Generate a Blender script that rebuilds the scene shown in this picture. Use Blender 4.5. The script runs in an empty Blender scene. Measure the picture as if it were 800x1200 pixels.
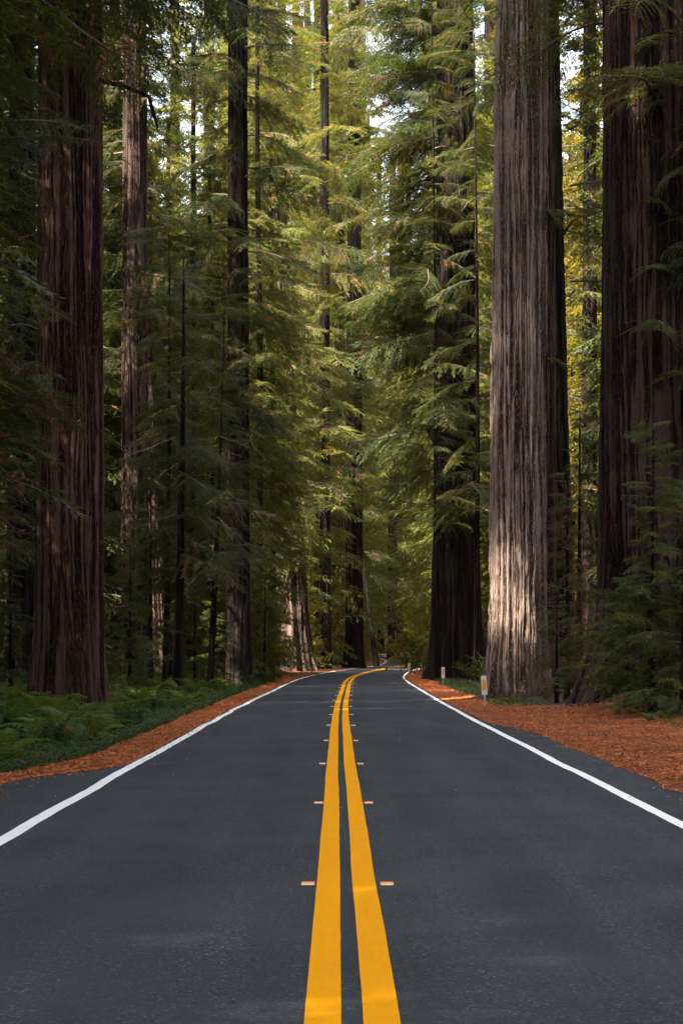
import bpy, math, random
import numpy as np
from mathutils import Vector, Matrix
random.seed(7)
sc = bpy.context.scene
col = sc.collection
PI = math.pi
F, H0, HZ = 2200.0, 1.73, 763.0          # focal length in photo pixels, eye height, horizon row

# ------------------------------------------------------------------ camera
cam = bpy.data.cameras.new('camera'); camo = bpy.data.objects.new('camera', cam); col.objects.link(camo)
camo.location = (0, 0, H0); camo.rotation_euler = (PI/2, 0, 0)
cam.sensor_fit = 'HORIZONTAL'; cam.sensor_width = 24.0; cam.lens = F/800*24
cam.shift_y = (HZ-600)/800; cam.clip_start = 0.1; cam.clip_end = 6000
sc.camera = camo
# ------------------------------------------------------------------ sky and sun
SUN_EL, SUN_AZ = math.radians(54), math.radians(-128)     # azimuth from +Y, clockwise
w = bpy.data.worlds.new('World'); sc.world = w; w.use_nodes = True
nt = w.node_tree; bg = nt.nodes['Background']
sky = nt.nodes.new('ShaderNodeTexSky'); sky.sky_type = 'NISHITA'; sky.sun_disc = False
sky.sun_elevation = SUN_EL; sky.sun_rotation = SUN_AZ
sky.air_density = 1.0; sky.dust_density = 3.0; sky.ozone_density = 1.0
hs = nt.nodes.new('ShaderNodeHueSaturation'); hs.inputs['Saturation'].default_value = .45      # thin bright overcast veil
nt.links.new(sky.outputs[0], hs.inputs['Color']); nt.links.new(hs.outputs[0], bg.inputs[0]); bg.inputs[1].default_value = 0.15
sl = bpy.data.lights.new('sun', 'SUN'); sl.energy = 5.0; sl.angle = math.radians(0.5); sl.color = (1, .91, .76)
so = bpy.data.objects.new('sun', sl); col.objects.link(so)
tosun = Vector((math.sin(SUN_AZ)*math.cos(SUN_EL), math.cos(SUN_AZ)*math.cos(SUN_EL), math.sin(SUN_EL)))
so.rotation_euler = tosun.to_track_quat('Z', 'Y').to_euler()
so.location = (0, 0, 90)
sc.cycles.max_bounces = 7; sc.cycles.diffuse_bounces = 4; sc.cycles.transmission_bounces = 5
sc.view_settings.view_transform = 'Standard'; sc.view_settings.look = 'None'
sc.view_settings.exposure = 3.0; sc.view_settings.gamma = 1.0

# ------------------------------------------------------------------ helpers
def noise3(x, y, z, seed=0):
    x, y, z = np.broadcast_arrays(np.asarray(x, float), np.asarray(y, float), np.asarray(z, float))
    xi, yi, zi = np.floor(x).astype(np.int64), np.floor(y).astype(np.int64), np.floor(z).astype(np.int64)
    fx, fy, fz = x-xi, y-yi, z-zi
    fx, fy, fz = fx*fx*(3-2*fx), fy*fy*(3-2*fy), fz*fz*(3-2*fz)
    def h(a, b, c):
        n = (a*374761393 + b*668265263 + c*2147483647 + seed*974634777) & 0xffffffff
        n = ((n ^ (n >> 13))*1274126177) & 0xffffffff
        n = ((n ^ (n >> 15))*2246822519) & 0xffffffff
        return ((n ^ (n >> 16)) & 0xffff)/65535.0
    r = 0
    for dx in (0, 1):
        for dy in (0, 1):
            for dz in (0, 1):
                r = r + h(xi+dx, yi+dy, zi+dz)*(fx if dx else 1-fx)*(fy if dy else 1-fy)*(fz if dz else 1-fz)
    return r                                             # 0..1
def n1(t, seed): return noise3(t, 0.5, 0.5, seed)
def sstep(a, b, x):
    t = np.clip((np.asarray(x, float)-a)/(b-a), 0, 1); return t*t*(3-2*t)

def make_mesh(name, V, Fc, mats, midx=None, smooth=False):
    """V (n,3); Fc (m,k) int array with k = 3 or 4, or a list of such arrays"""
    me = bpy.data.meshes.new(name)
    if not isinstance(Fc, list): Fc = [Fc]
    V = np.asarray(V, np.float32)
    loops = np.concatenate([f.ravel() for f in Fc]).astype(np.int32)
    tot = np.concatenate([np.full(len(f), f.shape[1], np.int32) for f in Fc])
    st = np.concatenate([[0], np.cumsum(tot)[:-1]]).astype(np.int32)
    me.vertices.add(len(V)); me.vertices.foreach_set('co', V.ravel())
    me.loops.add(len(loops)); me.loops.foreach_set('vertex_index', loops)
    me.polygons.add(len(tot)); me.polygons.foreach_set('loop_start', st); me.polygons.foreach_set('loop_total', tot)
    for m in mats: me.materials.append(m)
    if midx is not None: me.polygons.foreach_set('material_index', np.asarray(midx, np.int32))
    me.polygons.foreach_set('use_smooth', np.full(len(tot), smooth, bool))
    me.update(calc_edges=True)
    return me
def link(name, me, parent=None, loc=(0, 0, 0), rot=(0, 0, 0), sc_=(1, 1, 1)):
    o = bpy.data.objects.new(name, me); col.objects.link(o)
    o.location = loc; o.rotation_euler = rot
    o.scale = sc_ if hasattr(sc_, '__len__') else (sc_, sc_, sc_)
    if parent: o.parent = parent
    return o
def tag(o, label=None, cat=None, group=None, kind=None):
    if label: o['label'] = label
    if cat: o['category'] = cat
    if group: o['group'] = group
    if kind: o['kind'] = kind
    return o
def root(name, loc, label, cat, group=None, rz=0):
    o = link(name, None, None, loc, (0, 0, rz)); o.empty_display_size = .3
    return tag(o, label, cat, group)
class MB:                                                # small polygon collector
    def __init__(s): s.V = []; s.F3 = []; s.F4 = []; s.M3 = []; s.M4 = []; s.n = 0
    def add(s, V, Fc, mi=0):
        V = np.asarray(V, float).reshape(-1, 3); Fc = np.asarray(Fc, int)
        if Fc.shape[1] == 3: s.F3.append(Fc+s.n); s.M3 += [mi]*len(Fc)
        else: s.F4.append(Fc+s.n); s.M4 += [mi]*len(Fc)
        s.V.append(V); s.n += len(V)
    def tube(s, P, R, k=5, mi=0):
        P = np.asarray(P, float); n = len(P); T = np.gradient(P, axis=0)
        T /= np.linalg.norm(T, axis=1)[:, None]+1e-9
        up = np.array([0.13, 0.31, 0.94]); A = np.cross(T, up); A /= np.linalg.norm(A, axis=1)[:, None]+1e-9
        B = np.cross(T, A); th = np.arange(k)*2*PI/k
        R = np.broadcast_to(np.asarray(R, float), (n,))
        V = P[:, None]+R[:, None, None]*(A[:, None]*np.cos(th)[None, :, None]+B[:, None]*np.sin(th)[None, :, None])
        i, j = np.meshgrid(np.arange(n-1), np.arange(k), indexing='ij'); j2 = (j+1) % k
        s.add(V.reshape(-1, 3), np.stack([i*k+j, i*k+j2, (i+1)*k+j2, (i+1)*k+j], -1).reshape(-1, 4), mi)
    def box(s, c, d, mi=0, rz=0, bev=0):
        x, y, z = d[0]/2, d[1]/2, d[2]/2
        b = bev
        pts = []
        for zz, q in ((-z, b), (-z+b, 0), (z-b, 0), (z, b)) if b else ((-z, 0), (z, 0)):
            xx, yy = x-q, y-q
            pts += [(-xx, -yy, zz), (xx, -yy, zz), (xx, yy, zz), (-xx, yy, zz)]
        P = np.array(pts); cz, szn = math.cos(rz), math.sin(rz)
        P = np.stack([P[:, 0]*cz-P[:, 1]*szn, P[:, 0]*szn+P[:, 1]*cz, P[:, 2]], -1)+np.array(c)
        L = len(pts)//4; Fc = [(3, 2, 1, 0), tuple((L-1)*4+i for i in range(4))]
        for l in range(L-1):
            for i in range(4): Fc.append((l*4+i, l*4+(i+1) % 4, l*4+4+(i+1) % 4, l*4+4+i))
        s.add(P, Fc, mi)
    def mesh(s, name, mats, smooth=False):
        Fc = []; M = []
        if s.F4: Fc.append(np.concatenate(s.F4)); M += s.M4
        if s.F3: Fc.append(np.concatenate(s.F3)); M += s.M3
        return make_mesh(name, np.concatenate(s.V), Fc, mats, M, smooth)

# ------------------------------------------------------------------ materials
class N:
    def __init__(s, name):
        s.m = bpy.data.materials.new(name); s.m.use_nodes = True; s.t = s.m.node_tree
        s.b = s.t.nodes['Principled BSDF']; s.out = s.t.nodes['Material Output']
    def n(s, typ, **kw):
        q = s.t.nodes.new(typ)
        for k, v in kw.items():
            if k[0] == '_': q.inputs[k[1:].replace('_', ' ')].default_value = v
            else: setattr(q, k, v)
        return q
    def l(s, a, b): s.t.links.new(a, b)
    def noise(s, vec, scale, detail=4, rough=.55, dist=0):
        q = s.n('ShaderNodeTexNoise'); q.inputs['Scale'].default_value = scale
        q.inputs['Detail'].default_value = detail; q.inputs['Roughness'].default_value = rough
        q.inputs['Distortion'].default_value = dist
        if vec is not None: s.l(vec, q.inputs['Vector'])
        return q.outputs['Fac']
    def ramp(s, fac, stops):
        q = s.n('ShaderNodeValToRGB'); e = q.color_ramp.elements
        while len(e) < len(stops): e.new(.5)
        for i, (p, c) in enumerate(stops): e[i].position = p; e[i].color = (*c, 1) if len(c) == 3 else c
        s.l(fac, q.inputs[0]); return q.outputs[0]
    def mix(s, fac, a, b, mode='MIX'):
        q = s.n('ShaderNodeMix', data_type='RGBA', blend_type=mode)
        for v, i in ((fac, 0), (a, 6), (b, 7)):
            if hasattr(v, 'is_output'): s.l(v, q.inputs[i])
            elif isinstance(v, tuple): q.inputs[i].default_value = (*v, 1)
            else: q.inputs[i].default_value = v
        return q.outputs[2]
    def mapr(s, v, a, b, c, d):
        q = s.n('ShaderNodeMapRange'); s.l(v, q.inputs[0])
        for i, x in enumerate((a, b, c, d)): q.inputs[i+1].default_value = x
        return q.outputs[0]
    def bump(s, h, strength, dist):
        q = s.n('ShaderNodeBump'); q.inputs['Strength'].default_value = strength; q.inputs['Distance'].default_value = dist
        s.l(h, q.inputs['Height']); s.l(q.outputs[0], s.b.inputs['Normal'])
    def coord(s, scale=(1, 1, 1), which='Object'):
        c = s.n('ShaderNodeTexCoord'); m = s.n('ShaderNodeMapping'); m.inputs['Scale'].default_value = scale
        s.l(c.outputs[which], m.inputs[0]); return m.outputs[0]
    def pos(s):
        return s.n('ShaderNodeNewGeometry').outputs['Position']
def g1(v): return (v, v, v)

def bark_mat(name, deep, mid, top, moss=0.0):
    k = N(name)
    c1 = k.coord((6, 6, .22)); c2 = k.coord((42, 42, 7)); c3 = k.coord((.5, .5, .12))
    at = k.n('ShaderNodeAttribute', attribute_name='ridge').outputs['Fac']
    big = k.noise(c1, 1, 6, .6, .4); fine = k.noise(c2, 1, 6, .75, .6); slow = k.noise(c3, 1, 3)
    add = k.n('ShaderNodeMath', operation='MULTIPLY_ADD'); k.l(fine, add.inputs[0]); add.inputs[1].default_value = .95
    k.l(at, add.inputs[2])
    ad2 = k.n('ShaderNodeMath', operation='MULTIPLY_ADD'); k.l(big, ad2.inputs[0]); ad2.inputs[1].default_value = .6
    k.l(add.outputs[0], ad2.inputs[2])
    c = k.ramp(k.mapr(ad2.outputs[0], .78, 1.68, 0, 1), [(.12, deep), (.5, mid), (.82, top)])
    c = k.mix(k.mapr(slow, .35, .65, 0, .55), c, tuple(x*.62 for x in mid), 'MIX')
    spk = k.noise(k.coord((20, 20, 7)), 1, 7, .8)
    c = k.mix(k.mapr(spk, .53, .62, 0, .6), c, tuple(min(1, x*1.35) for x in top))
    if moss:
        ms = k.noise(k.coord((.9, .9, .3)), 1, 5, .7)
        c = k.mix(k.mapr(ms, .52, .7, 0, moss), c, (.035, .05, .03))
    k.l(c, k.b.inputs['Base Color']); k.b.inputs['Roughness'].default_value = .9
    k.b.inputs['Specular IOR Level'].default_value = .08
    k.bump(ad2.outputs[0], 1.0, .05)
    return k.m
M = {}
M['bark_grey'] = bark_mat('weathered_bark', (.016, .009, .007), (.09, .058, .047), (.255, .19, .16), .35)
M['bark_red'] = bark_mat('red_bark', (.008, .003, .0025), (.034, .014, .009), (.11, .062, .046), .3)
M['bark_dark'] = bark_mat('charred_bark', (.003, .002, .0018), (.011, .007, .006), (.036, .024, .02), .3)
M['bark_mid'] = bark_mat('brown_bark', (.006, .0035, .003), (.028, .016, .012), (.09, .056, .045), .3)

def leaf_mat(name, ca, cb, cc, transl=.42, tcol=(1.5, 1.35, .5)):
    k = N(name)
    rnd = k.n('ShaderNodeObjectInfo').outputs['Random']
    p = k.pos(); nz = k.noise(p, .7, 3); nf = k.noise(p, 9, 2)
    c = k.mix(k.mapr(nz, .3, .7, 0, 1), ca, cb)
    c = k.mix(k.mapr(rnd, 0.35, 1, 0, .75), c, cc)
    c = k.mix(k.mapr(nf, .3, .7, 0, .55), c, (.02, .035, .012))
    k.l(c, k.b.inputs['Base Color']); k.b.inputs['Roughness'].default_value = .5
    k.b.inputs['Specular IOR Level'].default_value = .16
    tr = k.n('ShaderNodeBsdfTranslucent')
    tc = k.mix(1.0, c, tcol, 'MULTIPLY')
    k.l(tc, tr.inputs[0])
    mx = k.n('ShaderNodeMixShader'); mx.inputs[0].default_value = transl
    k.l(k.b.outputs[0], mx.inputs[1]); k.l(tr.outputs[0], mx.inputs[2]); k.l(mx.outputs[0], k.out.inputs[0])
    return k.m
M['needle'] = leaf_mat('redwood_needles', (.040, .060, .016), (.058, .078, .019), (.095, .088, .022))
M['needle_far'] = leaf_mat('sunny_needles', (.085, .108, .026), (.12, .135, .03), (.18, .155, .036), .5)  # paler needle copy, sunlit glow of the far trees put into the colour
M['needle_young'] = leaf_mat('young_needles', (.055, .085, .022), (.08, .11, .026), (.12, .12, .03))
M['needle_rust'] = leaf_mat('rusty_needles', (.12, .05, .025), (.10, .07, .03), (.09, .085, .03))
M['dead'] = leaf_mat('dead_needles', (.35, .12, .05), (.30, .14, .07), (.42, .17, .07), .3, (1.2, .9, .6))
M['broad'] = leaf_mat('broad_leaves', (.17, .155, .025), (.22, .18, .03), (.30, .20, .03), .55)
M['fern'] = leaf_mat('fern_green', (.075, .13, .025), (.11, .16, .03), (.15, .17, .035))
M['fern_brown'] = leaf_mat('fern_brown', (.17, .06, .03), (.2, .09, .035), (.14, .06, .04))
M['shrub'] = leaf_mat('shrub_green', (.045, .11, .035), (.06, .13, .04), (.09, .15, .04))
M['cover'] = leaf_mat('cover_green', (.03, .07, .02), (.05, .095, .024), (.09, .11, .03))
def simple(name, c, rough=.7, spec=.2, var=.25, scale=12):
    k = N(name); nz = k.noise(k.coord(), scale, 5)
    k.l(k.mix(k.mapr(nz, .3, .7, 0, 1), tuple(x*(1-var) for x in c), tuple(min(1, x*(1+var)) for x in c)), k.b.inputs['Base Color'])
    k.b.inputs['Roughness'].default_value = rough; k.b.inputs['Specular IOR Level'].default_value = spec
    return k.m
M['twig'] = simple('twig_wood', (.10, .07, .055))
M['dead_wood'] = simple('bleached_wood', (.22, .17, .15))

k = N('asphalt'); p = k.pos()
ag = k.n('ShaderNodeTexVoronoi'); ag.inputs['Scale'].default_value = 60; k.l(p, ag.inputs['Vector'])
sp = k.mapr(ag.outputs['Color'], 0.0, 1.0, 0, 1)
mp = k.n('ShaderNodeMapping'); mp.inputs['Scale'].default_value = (1.6, .12, 1); k.l(p, mp.inputs[0])
lane = k.noise(mp.outputs[0], 1, 4, .55); blot = k.noise(p, .55, 5, .6); grit = k.noise(p, 42, 3, .7); med = k.noise(p, 6, 4, .65)
c = k.ramp(sp, [(.0, (.018, .019, .020)), (.45, (.034, .036, .0385)), (.80, (.054, .0565, .0595)), (.95, (.17, .17, .175))])
c = k.mix(k.mapr(lane, .36, .6, 0, .7), c, (.022, .025, .030))
c = k.mix(k.mapr(blot, .40, .66, 0, .55), c, (.052, .056, .062))
c = k.mix(k.mapr(med, .35, .7, 0, .3), c, (.036, .038, .042))
gr2 = k.noise(p, 17, 5, .8); c = k.mix(k.mapr(gr2, .62, .74, 0, .35), c, (.10, .105, .11))
c = k.mix(k.mapr(k.noise(p, 2.2, 6, .75), .60, .66, 0, .35), c, (.022, .024, .027))
c = k.mix(k.mapr(grit, .62, .74, 0, .8), c, (.19, .19, .19))
k.l(c, k.b.inputs['Base Color']); k.b.inputs['Roughness'].default_value = .9; k.b.inputs['Specular IOR Level'].default_value = .1
k.bump(k.mix(.5, sp, grit), 1, .012); M['asphalt'] = k.m

def paint(name, c, worn):
    k = N(name); p = k.pos(); a = k.noise(p, 7, 6, .65); f = k.noise(p, 70, 4, .7)
    mp = k.n('ShaderNodeMapping'); mp.inputs['Scale'].default_value = (30, 1.2, 1); k.l(p, mp.inputs[0]); st = k.noise(mp.outputs[0], 1, 3)
    q = k.mix(k.mapr(a, .35, .7, 0, .3), c, tuple(x*.8 for x in c))
    q = k.mix(k.mapr(st, .5, .75, 0, .22), q, tuple(x*.72 for x in c))
    q = k.mix(k.mapr(f, .56, .70, 0, .6), q, worn)
    k.l(q, k.b.inputs['Base Color']); k.b.inputs['Roughness'].default_value = .85; k.b.inputs['Specular IOR Level'].default_value = .06; k.bump(f, .5, .004); return k.m
M['yellow'] = paint('yellow_paint', (.74, .30, .001), (.38, .17, .03))
M['white'] = paint('white_paint', (.80, .775, .735), (.42, .41, .40))

k = N('forest_floor'); p = k.pos(); a = k.noise(p, .35, 6, .6); b = k.noise(p, 6, 6, .7); f = k.noise(p, 28, 4, .7)
c = k.ramp(a, [(.3, (.028, .022, .014)), (.5, (.06, .035, .02)), (.7, (.035, .045, .016))])
c = k.mix(k.mapr(b, .4, .7, 0, .6), c, (.11, .05, .026)); c = k.mix(k.mapr(f, .5, .7, 0, .5), c, (.02, .015, .01))
k.l(c, k.b.inputs['Base Color']); k.b.inputs['Roughness'].default_value = .95; k.bump(b, 1, .12); M['floor'] = k.m

k = N('needle_litter'); p = k.pos(); a = k.noise(p, .9, 5, .6); b = k.noise(p, 26, 6, .8, 2.0); f = k.noise(p, 60, 4, .7)
c = k.ramp(b, [(.25, (.05, .02, .012)), (.45, (.24, .07, .026)), (.6, (.37, .125, .05)), (.78, (.50, .26, .16))])
c = k.mix(k.mapr(a, .42, .6, 0, .7), c, (.13, .05, .026)); c = k.mix(k.mapr(k.noise(p, 3.2, 6, .75), .52, .66, 0, .75), c, (.055, .032, .022)); c = k.mix(k.mapr(f, .55, .72, 0, .6), c, (.06, .025, .014))
k.l(c, k.b.inputs['Base Color']); k.b.inputs['Roughness'].default_value = .95; k.b.inputs['Specular IOR Level'].default_value = .05; k.bump(b, 1, .06); M['litter'] = k.m
k = N('litter_needle'); rn = k.noise(k.pos(), 37, 2, .8)
k.l(k.ramp(rn, [(.25, (.10, .035, .018)), (.42, (.34, .09, .03)), (.58, (.50, .16, .05)), (.75, (.62, .32, .16))]), k.b.inputs['Base Color'])
k.b.inputs['Roughness'].default_value = .9; k.b.inputs['Specular IOR Level'].default_value = .08; M['fallen'] = k.m
k = N('bark_chips'); rn = k.noise(k.pos(), 31, 2, .8)
k.l(k.ramp(rn, [(.3, (.02, .012, .009)), (.5, (.09, .04, .025)), (.7, (.26, .10, .05))]), k.b.inputs['Base Color']); k.b.inputs['Roughness'].default_value = .95; M['debris'] = k.m
M['tyre'] = simple('tyre_rubber_mark', (.018, .018, .02), .7)
M['post'] = simple('post_steel', (.30, .36, .42), .5, .5, .15, 20)
M['panel'] = simple('panel_white', (.60, .62, .64), .6, .2, .08, 25)
M['amber'] = simple('amber_reflector', (.72, .27, .01), .5, .2, .15, 60)
M['marker'] = simple('amber_marker', (.74, .27, .05), .5, .5, .2, 50)
M['lens'] = simple('marker_lens', (.85, .36, .06), .25, .8, .1, 80)

# ------------------------------------------------------------------ the lie of the land
CY = np.array([-60, 0, 8.7, 16, 32, 57, 81, 100, 119, 140, 165, 185, 205, 230, 255, 285, 320, 370, 440, 560.])
CX = np.array([.1, .06, .05, .04, 0, 0, .16, .32, .66, 1.5, 3.0, 4.6, 6.5, 8.4, 8.9, 7.2, 2.6, -8, -28, -75.])
def catmull(xq, xs, ys):
    m = np.gradient(ys, xs); i = np.clip(np.searchsorted(xs, xq)-1, 0, len(xs)-2)
    h = xs[i+1]-xs[i]; t = (xq-xs[i])/h
    return (2*t**3-3*t**2+1)*ys[i]+(t**3-2*t**2+t)*h*m[i]+(-2*t**3+3*t**2)*ys[i+1]+(t**3-t**2)*h*m[i+1]
def xc(y): return catmull(np.asarray(y, float), CY, CX)
def zr(y):
    y = np.asarray(y, float)
    return 1.15*sstep(190, 330, y)
def gz(x, y):
    x = np.asarray(x, float); y = np.asarray(y, float)
    u = x-xc(np.clip(y, -60, 560)); au = np.abs(u)
    bank = sstep(3.6, 11, au)*(.10+.22*noise3(x*.23, y*.12, 0, 5))
    mound = .26*np.exp(-((x-8.6)/2.3)**2-((y-53)/7)**2)+.22*np.exp(-((x-6.6)/2.2)**2-((y-66)/5)**2)
    hill = 0.035*np.maximum(au-22, 0)*sstep(20, 80, au)*sstep(-100, 100, y)*.6
    hill = np.minimum(hill, 30)
    return zr(y)-.03+bank*np.where(u < 0, .75, 1)+mound+hill+.06*(noise3(x*.8, y*.8, 0, 8)-.5)*sstep(4.2, 6, au)
def gzf(x, y): return float(gz(x, y))
def GX(px, d): return (px-400)/F*d

ys = np.unique(np.concatenate([np.arange(-60, 140, 1.0), np.arange(140, 340, 3.), np.linspace(340, 3000, 60), np.linspace(-900, -60, 20)]))
xs = np.unique(np.concatenate([np.arange(-26, 30, .5), np.linspace(-1500, -26, 50), np.linspace(30, 1500, 50)]))
X, Y = np.meshgrid(xs, ys); Z = gz(X, Y)
ny, nx = X.shape; i, j = np.meshgrid(np.arange(ny-1), np.arange(nx-1), indexing='ij')
Fq = np.stack([i*nx+j, i*nx+j+1, (i+1)*nx+j+1, (i+1)*nx+j], -1).reshape(-1, 4)
tag(link('ground', make_mesh('ground', np.stack([X, Y, Z], -1).reshape(-1, 3), Fq, [M['floor']], smooth=True)), kind='structure')

def frame(y):
    """centre point and left-to-right normal of the road at distance y"""
    e = .5; dx = (xc(y+e)-xc(y-e))/(2*e); n = np.sqrt(1+dx*dx); return xc(y), 1/n, -dx/n
def ribbon(name, yv, ua, ub, z, mat, nu=2, zfun=None):
    c, nxn, nyn = frame(yv)
    t = np.linspace(0, 1, nu)[None, :]; U = ua[:, None]*(1-t)+ub[:, None]*t
    PX = c[:, None]+U*nxn[:, None]; PY = yv[:, None]+U*nyn[:, None]
    PZ = zr(PY)+z+(zfun(PX, PY, U) if zfun else 0)
    n, m = PX.shape; i, j = np.meshgrid(np.arange(n-1), np.arange(m-1), indexing='ij')
    return make_mesh(name, np.stack([PX, PY, PZ], -1).reshape(-1, 3),
                     np.stack([i*m+j, i*m+j+1, (i+1)*m+j+1, (i+1)*m+j], -1).reshape(-1, 4), [mat])
yv = np.concatenate([np.arange(-50, 120, .25), np.arange(120, 540, 1.)])
def aL(y): return -3.42-1.9*(1-sstep(25.5, 33, y))+.10*(n1(y*1.3, 3)-.5)
def aR(y): return 3.62+1.0*(1-sstep(40, 50, y))+.10*(n1(y*1.3, 4)-.5)
tag(link('road', ribbon('road', yv, aL(yv), aR(yv), 0.02, M['asphalt'], 5)), kind='structure')
# edge lines and the double yellow line, brushed on by hand, hence the wobble
def wob(y, s, a=.05): return a*(n1(y*.35, s)-.5)*2+a*.35*(n1(y*1.9, s+1)-.5)
yl = np.concatenate([np.arange(-20, 120, .2), np.arange(120, 420, .8)])
lu = -3.10+wob(yl, 21, .06); hw = .075+.012*(n1(yl*2.3, 22)-.5)
tag(link('edge_line', ribbon('edge_line', yl, lu-hw, lu+hw, .025, M['white'])), 'white edge line running along the left side of the road', 'road line')
brk = [(-20, 128.), (128.9, 420)]
ru = 3.30+wob(yl, 31, .04); hw2 = .07+.012*(n1(yl*2.1, 32)-.5)
tag(link('edge_line', ribbon('edge_line', yl, ru-hw2, ru+hw2, .025, M['white'])), 'white edge line running along the right side of the road', 'road line')
for s, lab in ((-1, 'left'), (1, 'right')):
    cu = (-.142 if s < 0 else .122)+wob(yl, 41+s, .012)+.02*(n1(yl*.12, 44)-.5); hh = .085+.006*(n1(yl*3.1, 46+s)-.5)
    tag(link('centre_line', ribbon('centre_line', yl, cu-hh, cu+hh, .026, M['yellow'])), lab+' stripe of the double yellow centre line', 'road line')
# dark tyre mark that curves over the right lane
ym = np.arange(92, 128, .5); um = 2.1+.9*np.sin((ym-92)/36*PI)
tag(link('tyre_mark', ribbon('tyre_mark', ym, um-.05, um+.07, .0235, M['tyre'])), 'faint dark tyre mark curving across the right lane', 'tyre mark')

# needle litter lying along both edges
def lin(y): return np.minimum(-3.22-.02*n1(y*2, 6), -3.22-1.15*(1-sstep(24, 28.5, y)))+.16*(n1(y*1.7, 9)-.5)*(y < 60)+.05*(n1(y*6, 10)-.5)
def lout(y): return -4.02-1.25*(1-sstep(22, 30, y))-.35*n1(y*.5, 11)-2.6*sstep(105, 150, y)
def rin(y): return 3.50+.55*(1-sstep(38, 46, y))+.30*(n1(y*.9, 12)-.5)*(y < 44)+.10*(n1(y*5, 13)-.5)
def rout(y): return 8.2-3.4*sstep(44, 66, y)+1.0*(n1(y*.4, 14)-.5)+.6*sstep(140, 170, y)
yk = np.concatenate([np.arange(12, 120, .2), np.arange(120, 330, 1.)])
def litz(side):
    def f(x, y, U):
        e = np.abs(U)
        base = np.maximum(gz(x, y)-zr(y), 0.0)+.012
        inner = (lin(y) if side < 0 else rin(y)); t = sstep(0, .5, np.abs(U)-np.abs(inner))
        return .023*(1-t)*(e < 4.7)+np.maximum(base, .023)*t+.03*t*noise3(x*3, y*3, 0, 17)+.0005
    return f
tag(link('leaf_litter', ribbon('leaf_litter', yk, lout(yk), lin(yk), 0, M['litter'], 9, litz(-1))), kind='structure')
tag(link('leaf_litter', ribbon('leaf_litter', yk, rin(yk), rout(yk), 0, M['litter'], 17, litz(1))), kind='structure')
rng = np.random.default_rng(5)
def scatter_flat(name, x, y, z, L, W, mat, tilt=.35):
    n = len(x); a = rng.uniform(0, 2*PI, n); d = np.stack([np.cos(a), np.sin(a), rng.normal(0, tilt, n)], -1)
    s = np.stack([-np.sin(a), np.cos(a), rng.normal(0, tilt, n)], -1)
    P = np.stack([x, y, z], -1); L = L[:, None]; W = W[:, None]
    V = np.stack([P-d*L*.5, P+s*W*.5+d*L*.05, P+d*L*.5, P-s*W*.5+d*L*.05], 1).reshape(-1, 3)
    V[:, 2] = np.maximum(V[:, 2], np.repeat(z, 4)-.004)
    return make_mesh(name, V, np.arange(n*4).reshape(-1, 4), [mat])
def litter_points(n, inner, outer, y0, y1, side):
    u = rng.random(n); y = y0*(y1/y0)**u                      # denser close by
    t = rng.random(n); ui, uo = inner(y), outer(y)
    spill = np.where(rng.random(n) < .10, rng.exponential(.22, n), 0)
    U = ui+(uo-ui)*t**1.15-side*spill*.9
    c, a, b = frame(y); x = c+U*a; yy = y+U*b
    lim = np.abs(U) < np.abs(ui)+.25
    z = np.where(lim, zr(yy)+.030, np.maximum(zr(yy)+.03, gz(x, yy)+.03)+.03*noise3(x*3, yy*3, 0, 17)*1.0+.004)
    return x, yy, z
for side, i_, o_, cnt in ((-1, lin, lout, 26000), (1, rin, rout, 52000)):
    x, y, z = litter_points(cnt, i_, o_, 18, 130, side)
    L = rng.uniform(.025, .08, cnt)*(1+y/120); W = L*rng.uniform(.1, .28, cnt)
    tag(link('fallen_needles', scatter_flat('fallen_needles', x, y, z, L, W, M['fallen'])),
        'fallen orange needles scattered along the %s road edge' % ('left' if side < 0 else 'right'), 'leaf litter', kind='stuff')
# a few stray leaves blown on to the lanes
x = rng.uniform(-3.0, 3.1, 46); y = 9+rng.random(46)**1.6*50
tag(link('stray_leaves', scatter_flat('stray_leaves', x, y, np.full(46, .032), rng.uniform(.02, .06, 46), rng.uniform(.012, .03, 46), M['fallen'])),
    'few stray brown leaves blown onto the asphalt lanes', 'fallen leaves', kind='stuff')

# ------------------------------------------------------------------ raised road markers
def marker_meshes():
    b = MB(); b.box((0, 0, .009), (.10, .09, .018), 0, 0, .006); me1 = b.mesh('marker_body', [M['marker']])
    b = MB(); b.add([(-.045, -.0515, .003), (.045, -.0515, .003), (.045, -.047, .0145), (-.045, -.047, .0145)], [(0, 1, 2, 3)])
    b.add([(-.045, -.0515, .003), (-.045, -.049, .003), (-.045, -.046, .0145), (-.045, -.047, .0145)], [(0, 1, 2, 3)])
    return me1, b.mesh('marker_lens', [M['lens']])
mb_, ml_ = marker_meshes()
ORD = ['nearest', 'second nearest', 'third nearest', 'fourth nearest', 'fifth nearest', 'sixth nearest', 'seventh nearest', 'eighth nearest', 'ninth nearest', 'tenth nearest', 'eleventh nearest', 'twelfth nearest', 'thirteenth nearest', 'farthest']
for q in range(14):
    y = 13.75+7.3*q if q else 13.75
    for s, nm in ((-1, 'left'), (1, 'right')):
        c, a, b = frame(y); U = s*.285+random.uniform(-.01, .01); x = float(c)+U
        r = root('road_marker', (x, y+random.uniform(-.04, .04), float(zr(y))+.0205),
                 '%s amber road marker on the %s of the double yellow line' % (ORD[q], nm), 'road marker', 'raised amber markers beside the yellow line')
        link('marker_body', mb_, r); link('reflector', ml_, r)

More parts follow.
